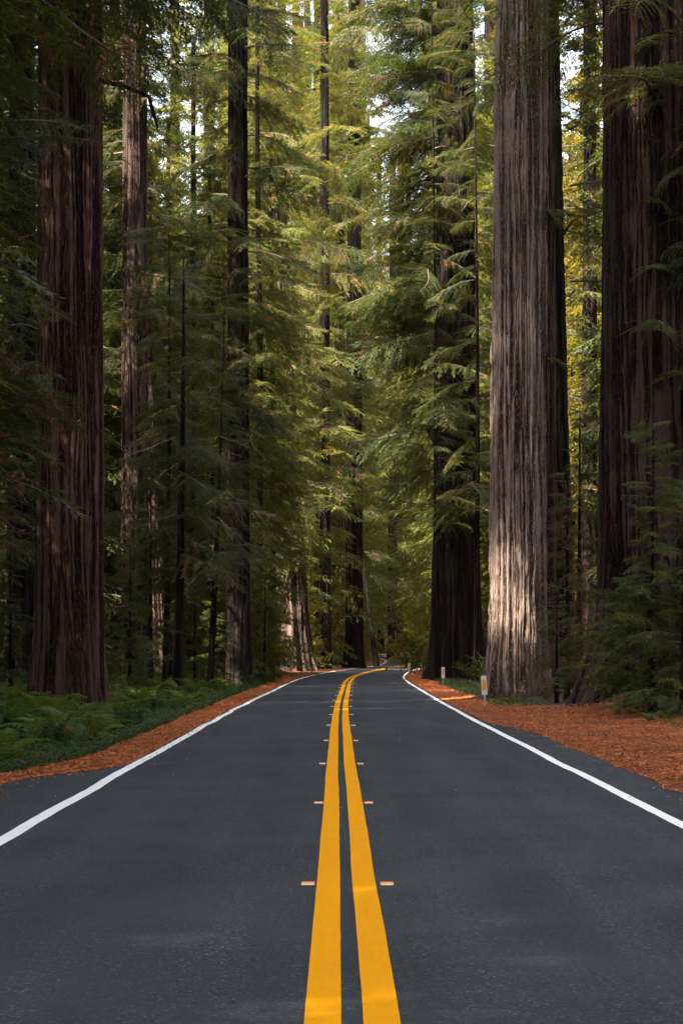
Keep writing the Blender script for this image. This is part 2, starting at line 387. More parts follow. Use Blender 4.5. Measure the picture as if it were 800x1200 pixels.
# ------------------------------------------------------------------ roadside marker posts
def delineator(px, d, lab, lean, h=.98):
    x = GX(px, d); z = gzf(x, d)
    r = root('marker_post', (x, d, z), lab, 'marker post', 'marker posts on the right verge'); r.rotation_euler = (0, lean, 0)
    b = MB(); b.box((0, .012, h*.42), (.055, .008, h*.84)); b.box((-.024, 0, h*.42), (.006, .03, h*.84)); b.box((.024, 0, h*.42), (.006, .03, h*.84))
    link('post', b.mesh('post', [M['post']]), r)
    b = MB(); b.box((0, -.022, h*.70), (.165, .010, h*.60), 0, 0, .004); pn = link('panel', b.mesh('panel', [M['panel']]), r)
    b = MB(); b.box((0, -.030, h*.725), (.118, .006, h*.34), 0, 0, .002); link('reflector', b.mesh('reflector', [M['amber']]), pn)
    b = MB()
    for zz in (h*.46, h*.94): b.tube([(0, -.028, zz), (0, -.034, zz)], .011, 8)
    link('bolts', b.mesh('bolts', [M['post']]), pn)
delineator(568.5, 57.7, 'white panel marker post with amber reflector nearest the camera, before the pale trunk', -.06)
delineator(519, 95, 'middle white marker post, in front of the dark charred trunk', .0, .92)
delineator(479, 127, 'farthest and smallest white marker post, against the green bush', .03, .92)

# ------------------------------------------------------------------ trunks
def trunk_mesh(name, R, Hh, seed, mat, nth=120, zs=None, flare=.35, flare_h=2.2, taper=.45, flute=.06, nfl=5, fiss=.03, lean=(0, 0), twist=.15, ffreq=1.0, bow=0, lobes=()):
    if zs is None: zs = np.unique(np.concatenate([np.arange(-.6, 26, .35), np.linspace(26, Hh, 12)]))
    th = np.arange(nth)*2*PI/nth
    Z, T = np.meshgrid(zs, th, indexing='ij'); T2 = T+twist*Z/10
    cx, cy = np.cos(T2), np.sin(T2)
    rad = R*(1-taper*np.clip(Z/Hh, 0, 1))*(1+flare*(.35+1.3*noise3(cx*1.7+3, cy*1.7, 0, seed+2))*np.exp(-(Z+.3)/flare_h*1.6)+.22*np.maximum(noise3(cx*3.1, cy*3.1, 1, seed+4)-.35, 0)*np.exp(-(Z+.2)/.45))
    fl = noise3(cx*nfl*.5+9, cy*nfl*.5+4, Z*.07, seed)-.5
    fl2 = noise3(cx*nfl*1.3, cy*nfl*1.3, Z*.16, seed+3)-.5
    amp = 1+2.2*np.exp(-np.maximum(Z, 0)/2.2)
    rad = rad*(1+flute*amp*(2.2*fl+1.3*fl2))
    for (ang, z0, ww, hz_, am) in lobes:
        da = np.angle(np.exp(1j*(T-ang))); rad = rad+am*np.exp(-(da/ww)**2-((Z-z0)/hz_)**2)
    k1 = R*6.5*ffreq; wz = 1.3*(noise3(cx*2, cy*2, Z*.22, seed+5)-.5)+.5*(noise3(cx*5, cy*5, Z*.9, seed+6)-.5)
    n = noise3(cx*k1+wz, cy*k1+wz, Z*.16, seed+7); r1 = 1-np.abs(2*n-1)
    n_ = noise3(cx*k1*2.1+wz, cy*k1*2.1, Z*.85, seed+8); r2 = 1-np.abs(2*n_-1)
    n3_ = noise3(cx*k1*4.5, cy*k1*4.5, Z*4.5, seed+9)
    fur = (r1**3*1.0+.5*r2**3)*(.55+.9*noise3(cx*3, cy*3, Z*.3, seed+10))
    rad = rad-fiss*(fur*1.6)+fiss*.9*(n3_-.5)
    ridge = np.clip(1-fur*.9+.5*(n3_-.5), 0, 1)
    ox = lean[0]*Z+bow*np.sin(Z/9); oy = lean[1]*Z
    V = np.stack([rad*np.cos(T)+ox, rad*np.sin(T)+oy, Z], -1).reshape(-1, 3)
    a, b = len(zs), nth; i, j = np.meshgrid(np.arange(a-1), np.arange(b), indexing='ij'); j2 = (j+1) % b
    me = make_mesh(name, V, np.stack([i*b+j, i*b+j2, (i+1)*b+j2, (i+1)*b+j], -1).reshape(-1, 4), [mat], smooth=True)
    at = me.attributes.new('ridge', 'FLOAT', 'POINT'); at.data.foreach_set('value', ridge.ravel().astype(np.float32))
    return me

# ------------------------------------------------------------------ boughs (flat redwood sprays)
def sprays(b, P, D, L, nrm, leafw, nn, mi, r):
    """feathered sprays: arrays of base P, direction D, length L, plane normal nrm"""
    P, D, nrm = map(np.asarray, (P, D, nrm)); L = np.asarray(L); n = len(P)
    D = D/np.linalg.norm(D, axis=1)[:, None]; S = np.cross(nrm, D); S /= np.linalg.norm(S, axis=1)[:, None]+1e-9
    mi = np.asarray(mi)
    t = (np.arange(nn)+.6)/nn
    Vs = []; Ms = []
    base = P[:, None]+D[:, None]*(L[:, None]*t)[..., None]            # n,nn,3
    for sd in (-1, 1):
        a = r.uniform(.7, 1.1, (n, nn)); ll = L[:, None]*.42*(1-.55*t)*r.uniform(.7, 1.2, (n, nn))
        dr = D[:, None]*np.cos(a)[..., None]+sd*S[:, None]*np.sin(a)[..., None]+r.normal(0, .16, (n, nn, 3))
        tip = base+dr*ll[..., None]
        wv = np.cross(dr, nrm[:, None]+r.normal(0, .35, (n, nn, 3))); wv /= np.linalg.norm(wv, axis=-1)[..., None]+1e-9
        hwv = wv*(leafw*.5)
        Vs.append(np.stack([base-hwv, base+hwv, tip], 2).reshape(-1, 3)); Ms.append(np.repeat(mi, nn))
    tip = P+D*L[:, None]*1.15; hwv = S*leafw*.5
    Vs.append(np.stack([P-hwv, P+hwv, tip], 1).reshape(-1, 3)); Ms.append(mi)
    V = np.concatenate(Vs); Mi = np.concatenate(Ms)
    b.V.append(V); b.F3.append(np.arange(len(V)).reshape(-1, 3)+b.n); b.M3 += list(Mi); b.n += len(V)
def unit(v): return v/np.linalg.norm(v)
def bough_into(b, r, O, az, pitch, L, nsec, step, spl, leafw, nn, sag, deadp, wood=True, k=3, wid=.42):
    ca, sa = math.cos(az), math.sin(az); ax = np.array([ca, sa, 0]); sd = np.array([-sa, ca, 0]); up = np.array([0, 0, 1.])
    w1, w2 = r.uniform(-.12, .12), r.uniform(-.08, .08)
    def main(t): return O+L*(ax*t+sd*(w1*t*t+w2*math.sin(t*6))+up*(math.tan(pitch)*t-sag*t*t))
    tt = np.linspace(0, 1, 9)
    if wood: b.tube([main(t) for t in tt], L*.011*(1-.85*tt)+.004, k, 0)
    P, D, LL, NN, MI = [], [], [], [], []
    for i in range(nsec):
        t = .08+.92*(i+r.uniform(0, .8))/nsec; p0 = main(t); s = 1 if i % 2 else -1
        ang = r.uniform(.75, 1.15); l2 = L*(wid*(1-t)**.75+.07)*r.uniform(.6, 1.15)
        d2 = ax*math.cos(ang)+sd*s*math.sin(ang)+up*r.uniform(-.35, .12)
        dead = r.random() < deadp
        def sec(q): return p0+d2*(l2*q)+up*(-.28*l2*q*q)
        if wood: b.tube([sec(q) for q in (0, .5, 1)], np.array([.006, .004, .002])*L/3, 3, 0)
        m = max(2, int(l2/step)); bn = unit(np.cross(d2, ax)*(-s)+r.normal(0, .25, 3))
        if bn[2] < 0: bn = -bn
        for j in range(m):
            q = (j+.5)/m; pp = sec(q); s2 = 1 if j % 2 else -1
            tg = unit(d2+up*(-.56*q)); lat = np.cross(bn, tg)
            dd = tg*math.cos(.75)+lat*s2*math.sin(.75)+up*r.uniform(-.35, .1)
            P.append(pp); D.append(dd); LL.append(spl*(1-.35*q)*r.uniform(.6, 1.3)); NN.append(unit(bn+r.normal(0, .35, 3)))
            MI.append(2 if (dead and r.random() < .8) or r.random() < deadp*.3 else 1)
        P.append(sec(1.)); D.append(unit(d2+up*-.5)); LL.append(spl*.9); NN.append(bn); MI.append(1)
    P.append(main(1.)); D.append(unit(ax-up*.5)); LL.append(spl); NN.append(up); MI.append(1)
    sprays(b, P, D, LL, NN, leafw, nn, MI, r)
def bough_mesh(seed, mat, L=4., nsec=30, step=.075, spl=.27, leafw=.024, nn=5, sag=.28, deadp=.03, wid=.42):
    r = np.random.default_rng(seed); b = MB()
    bough_into(b, r, np.zeros(3), 0, r.uniform(.0, .18), L, nsec, step, spl, leafw, nn, sag, deadp, True, 4, wid)
    return b.mesh('bough', [M['twig'], mat, M['dead']])
B = {}
B['fine'] = [bough_mesh(100+i, M['needle'], sag=(.2, .28, .36, .3, .24, .42)[i], nsec=(38, 42, 34, 38, 44, 36)[i], wid=(.42, .36, .5, .42, .38, .46)[i], deadp=(.02, .05, .03, .12, .02, .04)[i]) for i in range(6)]
B['sun'] = [bough_mesh(120+i, M['needle_far'], sag=.3, nsec=32, step=.10, spl=.34, leafw=.038, nn=4) for i in range(3)]
B['young'] = [bough_mesh(140+i, M['needle_young'], L=2., nsec=28, step=.05, spl=.19, leafw=.021, nn=5, sag=.12+.1*i, deadp=.02, wid=.34) for i in range(3)]
B['rust'] = [bough_mesh(150+i, M['needle_rust'], L=2., nsec=20, step=.07, spl=.17, leafw=.015, nn=5, sag=.25, deadp=.15, wid=.36) for i in range(2)]
B['close'] = [bough_mesh(160+i, M['needle'], L=3.2, nsec=26, step=.07, spl=.22, leafw=.018, nn=8, sag=.40, deadp=.28, wid=.32) for i in range(2)]
B['dead'] = []
for i in range(3):
    r = np.random.default_rng(180+i); b = MB(); P = [np.zeros(3)]; d = np.array([1, 0, .1])
    for q in range(9): d = unit(d+r.normal(0, .16, 3)+np.array([0, 0, -.05])); P.append(P[-1]+d*.26)
    b.tube(P, np.linspace(.03, .006, 10), 5)
    for q in range(2, 9):
        dd = unit(d+r.normal(0, .8, 3)); Q = [P[q]]
        for _ in range(4): dd = unit(dd+r.normal(0, .25, 3)); Q.append(Q[-1]+dd*.17)
        b.tube(Q, np.linspace(.009, .003, 5), 3)
    B['dead'].append(b.mesh('dead_limb', [M['dead_wood']]))

# openings in the canopy: no tree or bough grows where the sun comes through to these spots
SUNNY = [(5.75, 63.3, 4.6, .25), (-4.0, 156, 3.6, .5), (-8.7, 87.2, 5.2, .3)]
def clear_height(x, y, rad=2.5):
    """how tall a tree may stand here without closing one of the openings"""
    h = 999
    for (a, b_, c_, q) in SUNNY:
        vx, vy = x-a, y-b_; t = (vx*tosun.x+vy*tosun.y)/(tosun.x**2+tosun.y**2)
        if 0 < t < 90 and math.hypot(vx-t*tosun.x, vy-t*tosun.y) < rad: h = min(h, c_+t*tosun.z-2.5)
    return h
def shades_bough(p):
    for (a, b_, c_, q) in SUNNY:
        v = p-Vector((a, b_, c_)); t = v.dot(tosun)
        if t > 0 and (v-tosun*t).length < q+1.0: return True
    return False
def add_boughs(r_, n, z0, z1, Rt, kind, seed, smin=.7, smax=1.3, az=None, lean=(0, 0), pitch=(-.25, .1), taper=0, skip=None, name='bough'):
    rr = random.Random(seed)
    for i in range(n):
        z = z0+(z1-z0)*(i+rr.random())/n
        a = rr.uniform(0, 2*PI) if az is None else rr.uniform(*az)
        if skip and skip(z, a): continue
        s = rr.uniform(smin, smax)*(1-taper*(z-z0)/(z1-z0))
        rad = Rt*(1-.3*z/50)*.85
        if any(shades_bough(r_.location+Vector((math.cos(a)*(rad+e*s), math.sin(a)*(rad+e*s), z-.3*e*e/4*s))) for e in (.8, 2.2, 3.6)): continue
        link(name, rr.choice(B[kind]), r_, (math.cos(a)*rad+lean[0]*z, math.sin(a)*rad+lean[1]*z, z),
             (rr.uniform(-.75, .75), -rr.uniform(*pitch), a), (s, s*rr.uniform(.85, 1.2), s))
def tree(px, d, label, trunk, boughs=(), name='redwood_tree', cat='tree', group=None, x=None, dz=0):
    x = GX(px, d) if x is None else x
    z = gzf(x, d)+dz
    r_ = root(name, (x, d, z), label, cat, group)
    link('trunk', trunk, r_)
    for kw in boughs: add_boughs(r_, **kw)
    return r_

zf = lambda dz, top=24, H=60: np.unique(np.concatenate([np.arange(-.5, top, dz), np.linspace(top, H, 14)]))
LATE = [(245, 178, 1.25), (262, 205, 1.35), (226, 152, 1.15), (205, 200, 1.3), (280, 232, 1.4), (398, 215, 1.3), (330, 205, 1.3), (395, 228, 1.35), (508, 192, 1.2), (525, 176, 1.2), (300, 190, 1.25), (360, 264, 1.4), (412, 305, 1.45), (430, 330, 1.45), (384, 292, 1.4), (478, 345, 1.45), (318, 232, 1.3), (345, 290, 1.4)]
UP = (math.radians(-150), math.radians(-30))      # azimuth range that faces the camera
# big red trunk on the left, with a second stem grown into its right side
t1m = trunk_mesh('trunk', .92, 62, 11, M['bark_red'], 300, zf(.075, 20), flare=.30, flare_h=2.6, flute=.05, nfl=5, fiss=.045, ffreq=1.3, lean=(-.001, 0))
t1 = tree(80, 51, 'massive red-barked redwood trunk rising from the ferns on the left', t1m,
          [dict(n=130, z0=19, z1=54, Rt=.8, kind='fine', seed=1, smin=.8, smax=1.5),
           dict(n=3, z0=10, z1=15, Rt=.9, kind='dead', seed=3, smin=.5, smax=.9, name='dead_limb')])
link('side_stem', trunk_mesh('side_stem', .40, 58, 12, M['bark_red'], 140, zf(.09, 20), flare=.22, flute=.07, fiss=.03), t1, (.62, -.18, 0))
b = MB(); b.tube([(.9, 0, 17.2), (1.5, -.1, 17.05), (2.2, -.1, 16.75), (2.35, -.1, 16.2), (2.45, -.15, 15.9)], [.07, .06, .055, .05, .03], 7)
b.tube([(1.5, -.1, 17.05), (1.7, -.3, 16.5), (2.0, -.2, 16.2)], [.02, .014, .006], 4)
link('dead_limb', b.mesh('dead_limb', [M['bark_dark']]), t1)
tree(26, 66, 'dark slim redwood trunk half hidden behind the massive left trunk', trunk_mesh('trunk', .55, 58, 14, M['bark_dark'], 90, fiss=.025),
     [dict(n=50, z0=5, z1=40, Rt=.5, kind='fine', seed=5, smin=.4, smax=.8)])
# pale grey-brown trunk on the right, sunlit, with the dark one behind it
t12m = trunk_mesh('trunk', 1.02, 62, 21, M['bark_grey'], 320, zf(.07, 25), flare=.22, flare_h=2.2, flute=.05, nfl=6, fiss=.06, lean=(.006, 0), taper=.25, ffreq=1.45,
                  lobes=((math.radians(-60), 1.6, .3, 1.2, .12), (math.radians(-120), 1.0, .35, 1.3, .10), (math.radians(-85), 2.7, .12, .35, .12)))
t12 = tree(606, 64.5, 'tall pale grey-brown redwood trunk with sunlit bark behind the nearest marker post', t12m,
     [dict(n=44, z0=26, z1=52, Rt=.9, kind='fine', seed=7, smin=1., smax=1.5),
      dict(n=4, z0=6, z1=21, Rt=.8, kind='fine', seed=8, smin=.3, smax=.5, az=(-.4, .5))])
link('side_stem', trunk_mesh('side_stem', .42, 60, 22, M['bark_mid'], 140, zf(.12, 25), flare=.5, flute=.09, fiss=.04, lean=(-.001, 0)), bpy.data.objects[t12.name], (.98, .1, 0))
tree(656, 67.5, 'dark narrow redwood trunk tucked close behind the pale trunk on its right', trunk_mesh('trunk', .62, 58, 23, M['bark_dark'], 160, zf(.12, 25), flare=.4, flute=.09, fiss=.035, lean=(-.022, 0)),
     [dict(n=6, z0=5, z1=13, Rt=.6, kind='fine', seed=9, smin=.3, smax=.55, az=(-1.2, .3)), dict(n=26, z0=14, z1=48, Rt=.5, kind='fine', seed=10, az=(-1.4, 1.5))])
# broad dark trunk at the right edge
M['bark_night'] = bark_mat('dark_warm_bark', (.003, .0017, .0014), (.014, .0075, .006), (.06, .038, .03), .3)  # darkened because this trunk is less lit, shade put into the bark colour
t13m = trunk_mesh('trunk', 1.72, 62, 31, M['bark_night'], 340, zf(.075, 20), flare=.16, flare_h=1.3, flute=.06, nfl=5, fiss=.055, ffreq=1.2, taper=.3,
                  lobes=((math.radians(-170), 0, .4, 1.6, .5), (math.radians(-140), 8, .2, 6, .10)))
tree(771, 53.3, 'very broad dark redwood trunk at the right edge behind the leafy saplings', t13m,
     [dict(n=34, z0=16.5, z1=45, Rt=1.2, kind='fine', seed=13, smin=.8, smax=1.3),
      dict(n=44, z0=8.5, z1=20, Rt=1.25, kind='fine', seed=14, smin=.28, smax=.62, az=(-1.9, -.1))])
# broad charred trunk in the centre right
t11m = trunk_mesh('trunk', 1.5, 66, 41, M['bark_dark'], 180, zf(.22, 42, 66), flare=.28, flare_h=2.5, flute=.06, nfl=6, fiss=.06, lean=(-.003, 0),
                  lobes=((math.radians(180), 15, .35, .7, .5), (math.radians(-30), .6, .5, 1.2, .3)))
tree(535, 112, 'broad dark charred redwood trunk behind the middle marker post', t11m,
     [dict(n=75, z0=12, z1=46, Rt=1.4, kind='fine', seed=15, smin=.6, smax=1.5, az=(-PI-.9, -2.6)), dict(n=44, z0=10, z1=48, Rt=1.4, kind='fine', seed=215, smin=.35, smax=.95, az=(-2.5, .2)), dict(n=18, z0=10, z1=46, Rt=1.4, kind='fine', seed=216, smin=.4, smax=.9, az=(-.8, .6)), dict(n=60, z0=20, z1=60, Rt=1.4, kind='fine', seed=16, smin=1, smax=1.6, az=(1.5, 3.4))])
# left of centre
tree(279, 90, 'straight dark redwood trunk at the bend of the left verge', trunk_mesh('trunk', .60, 62, 51, M['bark_dark'], 150, zf(.15, 34), flare=.3, fiss=.03, flute=.06),
     [dict(n=105, z0=12, z1=42, Rt=.55, kind='fine', seed=17, smin=.4, smax=1.05), dict(n=14, z0=4, z1=12, Rt=.55, kind='fine', seed=117, smin=.25, smax=.5)])
tree(158, 84, 'dark reddish redwood trunk standing behind the left fern bank', trunk_mesh('trunk', .66, 62, 52, M['bark_mid'], 140, zf(.15, 33), fiss=.03),
     [dict(n=70, z0=14, z1=44, Rt=.6, kind='fine', seed=18, smin=.4, smax=1.0, az=(-.9, PI+.9)), dict(n=5, z0=14, z1=40, Rt=.6, kind='fine', seed=118, smin=.3, smax=.6)])
tree(189, 88, 'leaning brown redwood trunk with a sunlit patch low on its bark', trunk_mesh('trunk', .45, 50, 53, M['bark_mid'], 100, fiss=.03, lean=(-.05, 0), flare=.5),  # no scar on the mesh; a kept canopy opening lets sun in here
     [dict(n=34, z0=9, z1=36, Rt=.4, kind='fine', seed=19, smin=.4, smax=.9, lean=(-.05, 0))])
for px, d, R, ln, hh_, lab, sd in ((194, 76, .15, .0, 19, 'slender dark young redwood left of two thin straight stems', 61),
                              (208, 71, .20, .0045, 17, 'slender near-black young redwood stem standing upright before the deeper forest', 62),
                              (246, 80, .15, .028, 17, 'slender young redwood stem leaning to the right', 63),
                              (222, 104, .2, .004, 26, 'slim young redwood deep behind the upright near-black stem', 65)):
    tree(px, d, lab, trunk_mesh('trunk', R, hh_, sd, M['bark_dark'], 36, np.arange(-.4, hh_+.1, .4), taper=.85, fiss=.012, flute=.04, lean=(ln, 0), bow=.16, flare=.25),
         [dict(n=int(hh_*3), z0=4.5, z1=hh_, Rt=.1, kind='fine', seed=sd+40, smin=.3, smax=.8, taper=.45, lean=(ln, 0)), dict(n=7, z0=3, z1=14, Rt=.15, kind='dead', seed=sd, smin=.5, smax=1, name='dead_limb', lean=(ln, 0))], name='young_redwood')
M['bark_flecked'] = bark_mat('burled_bark', (.009, .005, .004), (.04, .024, .019), (.14, .095, .08), .3)
# farther giants round the bend
tree(346, 158, 'redwood with a wide burled sun-flecked base left of the bend', trunk_mesh('trunk', 1.35, 72, 71, M['bark_flecked'], 170, zf(.25, 60, 72), flare=.40, flare_h=4.5, flute=.07, nfl=6, fiss=.07, lean=(-.045, 0), lobes=((math.radians(-100), 3, .3, 1.4, .3), (math.radians(-60), 5, .3, 1., .25))),
     [dict(n=46, z0=9, z1=27, Rt=1.2, kind='sun', seed=171, smin=.7, smax=1.15, lean=(-.045, 0), az=(-2.5, -.6)), dict(n=90, z0=12, z1=56, Rt=1.2, kind='sun', seed=71, smin=.7, smax=1.5, lean=(-.045, 0), az=(-PI-.3, .6))])
for px, d, hh_, lab, sd in ((557, 101, 36, 'slim young redwood whose boughs veil the upper charred trunk', 95), (508, 108, 40, 'slim young redwood at the left edge of the charred trunk', 96)):
    tree(px, d, lab, trunk_mesh('trunk', .17, hh_, sd, M['bark_dark'], 24, np.arange(-.5, hh_+.1, .6), taper=.85, fiss=.01, flute=.04, flare=.3, bow=.12),
         [dict(n=62, z0=9, z1=hh_, Rt=.12, kind='fine', seed=sd, smin=.4, smax=1.0, taper=.2)], name='young_redwood')
for px, d, lab, sd in ((318, 134, 'slender redwood whose boughs hide the upper part of the burled trunk', 91), (303, 122, 'slender redwood between the straight dark trunk and the burled base', 93)):
    tree(px, d, lab, trunk_mesh('trunk', .24, 48, sd, M['bark_dark'], 30, np.linspace(-.5, 48, 60), fiss=.015, flute=.04, flare=.3, bow=.1),
         [dict(n=120, z0=9.5, z1=47, Rt=.2, kind='sun', seed=sd, smin=.45, smax=1.15, taper=.2)], name='young_redwood')
tree(380, 178, 'tall straight trunk left of the centre trunk, bare between sunlit boughs', trunk_mesh('trunk', .66, 72, 72, M['bark_dark'], 80, zf(.35, 60, 72), fiss=.05),
     [dict(n=80, z0=14, z1=68, Rt=.6, kind='sun', seed=72, smin=.7, smax=1.5)])
tree(415, 190, 'tall central redwood trunk standing on the inside of the bend', trunk_mesh('trunk', .95, 88, 73, M['bark_dark'], 130, zf(.3, 64, 88), flare=.2, flare_h=4, fiss=.06, flute=.07),
     [dict(n=26, z0=14, z1=54, Rt=.9, kind='sun', seed=73, smin=.6, smax=1.2, az=(-1.1, PI+1.1)), dict(n=70, z0=52, z1=84, Rt=.7, kind='sun', seed=173, smin=1., smax=1.9)])
for px_, d_, s_ in ((372, 232, 1.35), (420, 278, 1.4), (470, 330, 1.4), (516, 268, 1.3), (505, 235, 1.25), (352, 250, 1.3), (444, 345, 1.4), (398, 262, 1.38)):
    LATE.append((px_, d_, s_))
tree(441, 205, 'thin trunk leaning left beside the base of the central trunk', trunk_mesh('trunk', .27, 40, 74, M['bark_dark'], 40, lean=(-.13, 0), fiss=.02),
     [dict(n=12, z0=8, z1=30, Rt=.3, kind='sun', seed=74, lean=(-.13, 0))], name='young_redwood')
tree(460, 265, 'distant redwood trunk right of the vanishing road', trunk_mesh('trunk', .75, 70, 75, M['bark_mid'], 60, zf(.5, 60, 70), flare=.3),
     [dict(n=50, z0=12, z1=60, Rt=.7, kind='sun', seed=75, smin=1, smax=1.8)])
tree(367, 215, 'shadowed trunk low between the burled base and the central trunk', trunk_mesh('trunk', .6, 66, 76, M['bark_dark'], 50, zf(.5, 50, 66)),
     [dict(n=40, z0=10, z1=60, Rt=.6, kind='sun', seed=76, smin=.9, smax=1.6)])
# tree just out of frame whose boughs reach in on the left
x0 = GX(-75, 42)
tl = tree(0, 42, 'redwood just beyond the left edge whose dark boughs hang into view', trunk_mesh('trunk', .5, 50, 81, M['bark_dark'], 60), x=x0,
          boughs=[dict(n=42, z0=6.5, z1=20, Rt=.4, kind='fine', seed=82, smin=.45, smax=.8, az=(-1.6, .9)), dict(n=34, z0=16, z1=40, Rt=.4, kind='fine', seed=83)])
for (zz, aa, s_, rx, ry) in ((5.6, -.2, .95, .3, .05), (6.4, -.5, .95, -.3, -.05), (7.2, .0, .85, .3, -.1), (5.0, -.9, .8, .2, .05), (8.2, -.3, .8, -.3, -.1), (4.4, -.5, .6, .5, .1), (6.0, -1.1, .9, .4, .0)):
    link('bough', B['close'][random.randrange(2)], tl, (.35, -.2, zz), (rx, ry, aa), s_)

# ------------------------------------------------------------------ saplings and bushes
def sapling(px, d, h, n, kind, seed, label, smin, smax, x=None, name='redwood_sapling', lean=0, z0=.3):
    zz = np.linspace(-.3, h, 16)
    return tree(px, d, label, trunk_mesh('trunk', .018*h*.6+.02, h, seed, M['bark_dark'], 12, zz, fiss=.002, taper=.85, flare=.2, lean=(lean, 0), bow=.04),
                [dict(n=n, z0=z0, z1=h, Rt=.03, kind=kind, seed=seed, smin=smin, smax=smax, taper=.65, pitch=(-.15, .35), lean=(lean, 0))], name=name, x=x)
sapling(764, 46.5, 7.2, 74, 'young', 201, 'dense green redwood sapling in front of the broad dark right trunk', .35, 1.1)
sapling(800, 45, 5.6, 60, 'young', 202, 'leafy redwood sapling cut off by the right edge of the photo', .5, .9)
sapling(735, 49, 3.4, 44, 'young', 203, 'short redwood sapling at the foot of the broad right trunk', .4, .7)
sapling(664, 60, 7.6, 90, 'rust', 204, 'rust-brown twiggy sapling between the pale trunk and the broad right trunk', .5, .85)
sapling(652, 58, 3.8, 30, 'young', 205, 'low green sapling at the right foot of the pale trunk', .35, .55)
sapling(678, 66, 10, 80, 'young', 206, 'tall thin green sapling in the gap right of the pale trunk', .5, .8)
k_ = 0
for px, d, h, s1, lab in ((152, 66, 5.5, .9, 'feathery redwood sapling right of the massive left trunk above the ferns'), (176, 70, 7.5, .8, 'taller redwood sapling above the fern bank'),
                      (228, 82, 5, .8, 'redwood sapling between the upright and leaning thin stems'), (252, 88, 7, .8, 'redwood sapling left of the straight dark trunk'),
                      (310, 100, 6, .8, 'yellow-green sapling right of the straight dark trunk'), (12, 58, 5, .8, 'shaded redwood sapling at the far left edge'),
                      (320, 118, 9, 1.0, 'sunlit sapling overhanging the left verge at the bend'), (376, 165, 8, 1.1, 'sapling between the burled base and the central trunk'),
                      (120, 62, 3.2, .7, 'small redwood sapling touching the massive left trunk'), (200, 86, 4, .9, 'low redwood sapling behind the fern bank')):
    k_ += 1
    if px in (320, 376): continue
    sapling(px, d, h, int(26+h*5), 'young' if d < 100 else 'sun', 220+k_, lab, .45*s1, .85*s1 if d < 100 else .5)

def leafball_mesh(name, seed, R, Hh, n, lw, mat, stems=9, dens=.5):
    """bush: branching stems, leaves set along twigs in uneven clumps"""
    r = np.random.default_rng(seed); b = MB(); P, D, LL, NN, MI = [], [], [], [], []
    for s in range(stems):
        a = r.uniform(0, 2*PI); d = unit(np.array([math.cos(a)*.6, math.sin(a)*.6, r.uniform(.6, 1.3)])); p = np.array([0., 0, -.1]); pts = [p]
        ln = Hh*r.uniform(.55, 1.05)
        for q in range(7):
            d = unit(d+r.normal(0, .16, 3)); p = p+d*ln/7; pts.append(p)
            if q > 1:
                for _ in range(4):
                    e = unit(d+r.normal(0, .9, 3)); l = R*r.uniform(.3, .8); b.tube([p, p+e*l*.5, p+e*l-np.array([0, 0, .1*l])], [.008, .005, .002], 3)
                    for g in np.linspace(.25, 1, max(3, int(n/stems/20))):
                        P.append(p+e*l*g); D.append(unit(e+r.normal(0, .7, 3))); LL.append(lw*r.uniform(1.4, 2.8)); NN.append(unit(r.normal(0, .5, 3)+np.array([0, 0, 1]))); MI.append(1)
        b.tube(pts, np.linspace(.03, .008, len(pts))*Hh/3, 4)
    P, D, LL, NN = map(np.array, (P, D, LL, NN)); S = np.cross(NN, D); S /= np.linalg.norm(S, axis=1)[:, None]
    for off in range(3):                                   # three leaves per node
        Dd = D+S*(off-1)*.9; Dd /= np.linalg.norm(Dd, axis=1)[:, None]; Ss = np.cross(NN, Dd)
        L_ = LL[:, None]; V = np.stack([P, P+Dd*L_*.5+Ss*L_*.22, P+Dd*L_-NN*L_*.15, P+Dd*L_*.5-Ss*L_*.22], 1).reshape(-1, 3)
        b.V.append(V); b.F4.append(np.arange(len(V)).reshape(-1, 4)+b.n); b.M4 += [1]*(len(V)//4); b.n += len(V)
    return b.mesh(name, [M['twig'], mat])
BU = [leafball_mesh('bush', 301+i, 1.5, 4.2, 5200, .055, (M['broad'], M['broad'], M['needle_far'])[i], 10) for i in range(3)]
def bush(px, d, s, v, label, group=None, x=None, name='bush'):
    x = GX(px, d) if x is None else x
    return tag(link(name, BU[v], None, (x, d, gzf(x, d)-.05), (0, 0, random.uniform(0, 6)), s), label, 'bush', group)
bush(496, 133, (.75, .75, 1.5), 0, 'tall light green bush behind the farthest marker post')
bush(491, 130, (.5, .5, .7), 2, 'small dark green bush beside the farthest marker post')
bush(507, 156, (1., 1., 2.2), 1, 'tall yellow-green bush deeper round the right bend')
bush(506, 141, (1., 1., 2.2), 0, 'high leafy bush pressed against the left side of the charred trunk')
bush(306, 128, (.8, .8, 1.2), 1, 'yellow-green bush left of the burled base')
bush(300, 112, (.8, .8, 1.1), 0, 'yellow-green bush on the left verge just behind the straight dark trunk')
bush(262, 118, (1.1, 1.1, 1.8), 1, 'sunlit yellow bush between the thin leaning stem and the straight dark trunk')
bush(240, 112, (1.0, 1.0, 1.6), 0, 'sunlit bush seen through the thin stems')
bush(560, 96, (.5, .5, .35), 2, 'low dark bush beside the middle marker post')

rr = random.Random(77)
n_ = 0
while n_ < 120:                                             # undergrowth that closes the view between the trunks
    d = rr.uniform(125, 330); px = rr.uniform(-40, 840); x = GX(px, d)
    if abs(x-float(xc(min(d, 550)))) < 6.5+(d-120)*.01 or 300 < px < 372 and d < 160: continue
    s = rr.uniform(.9, 2.0)
    bush(0, d, (s, s, s*rr.uniform(1., 1.9)), rr.randrange(3), 'bush in the undergrowth deep among the redwood trunks', 'undergrowth between the far trunks', x=x, name='understory_bush'); n_ += 1

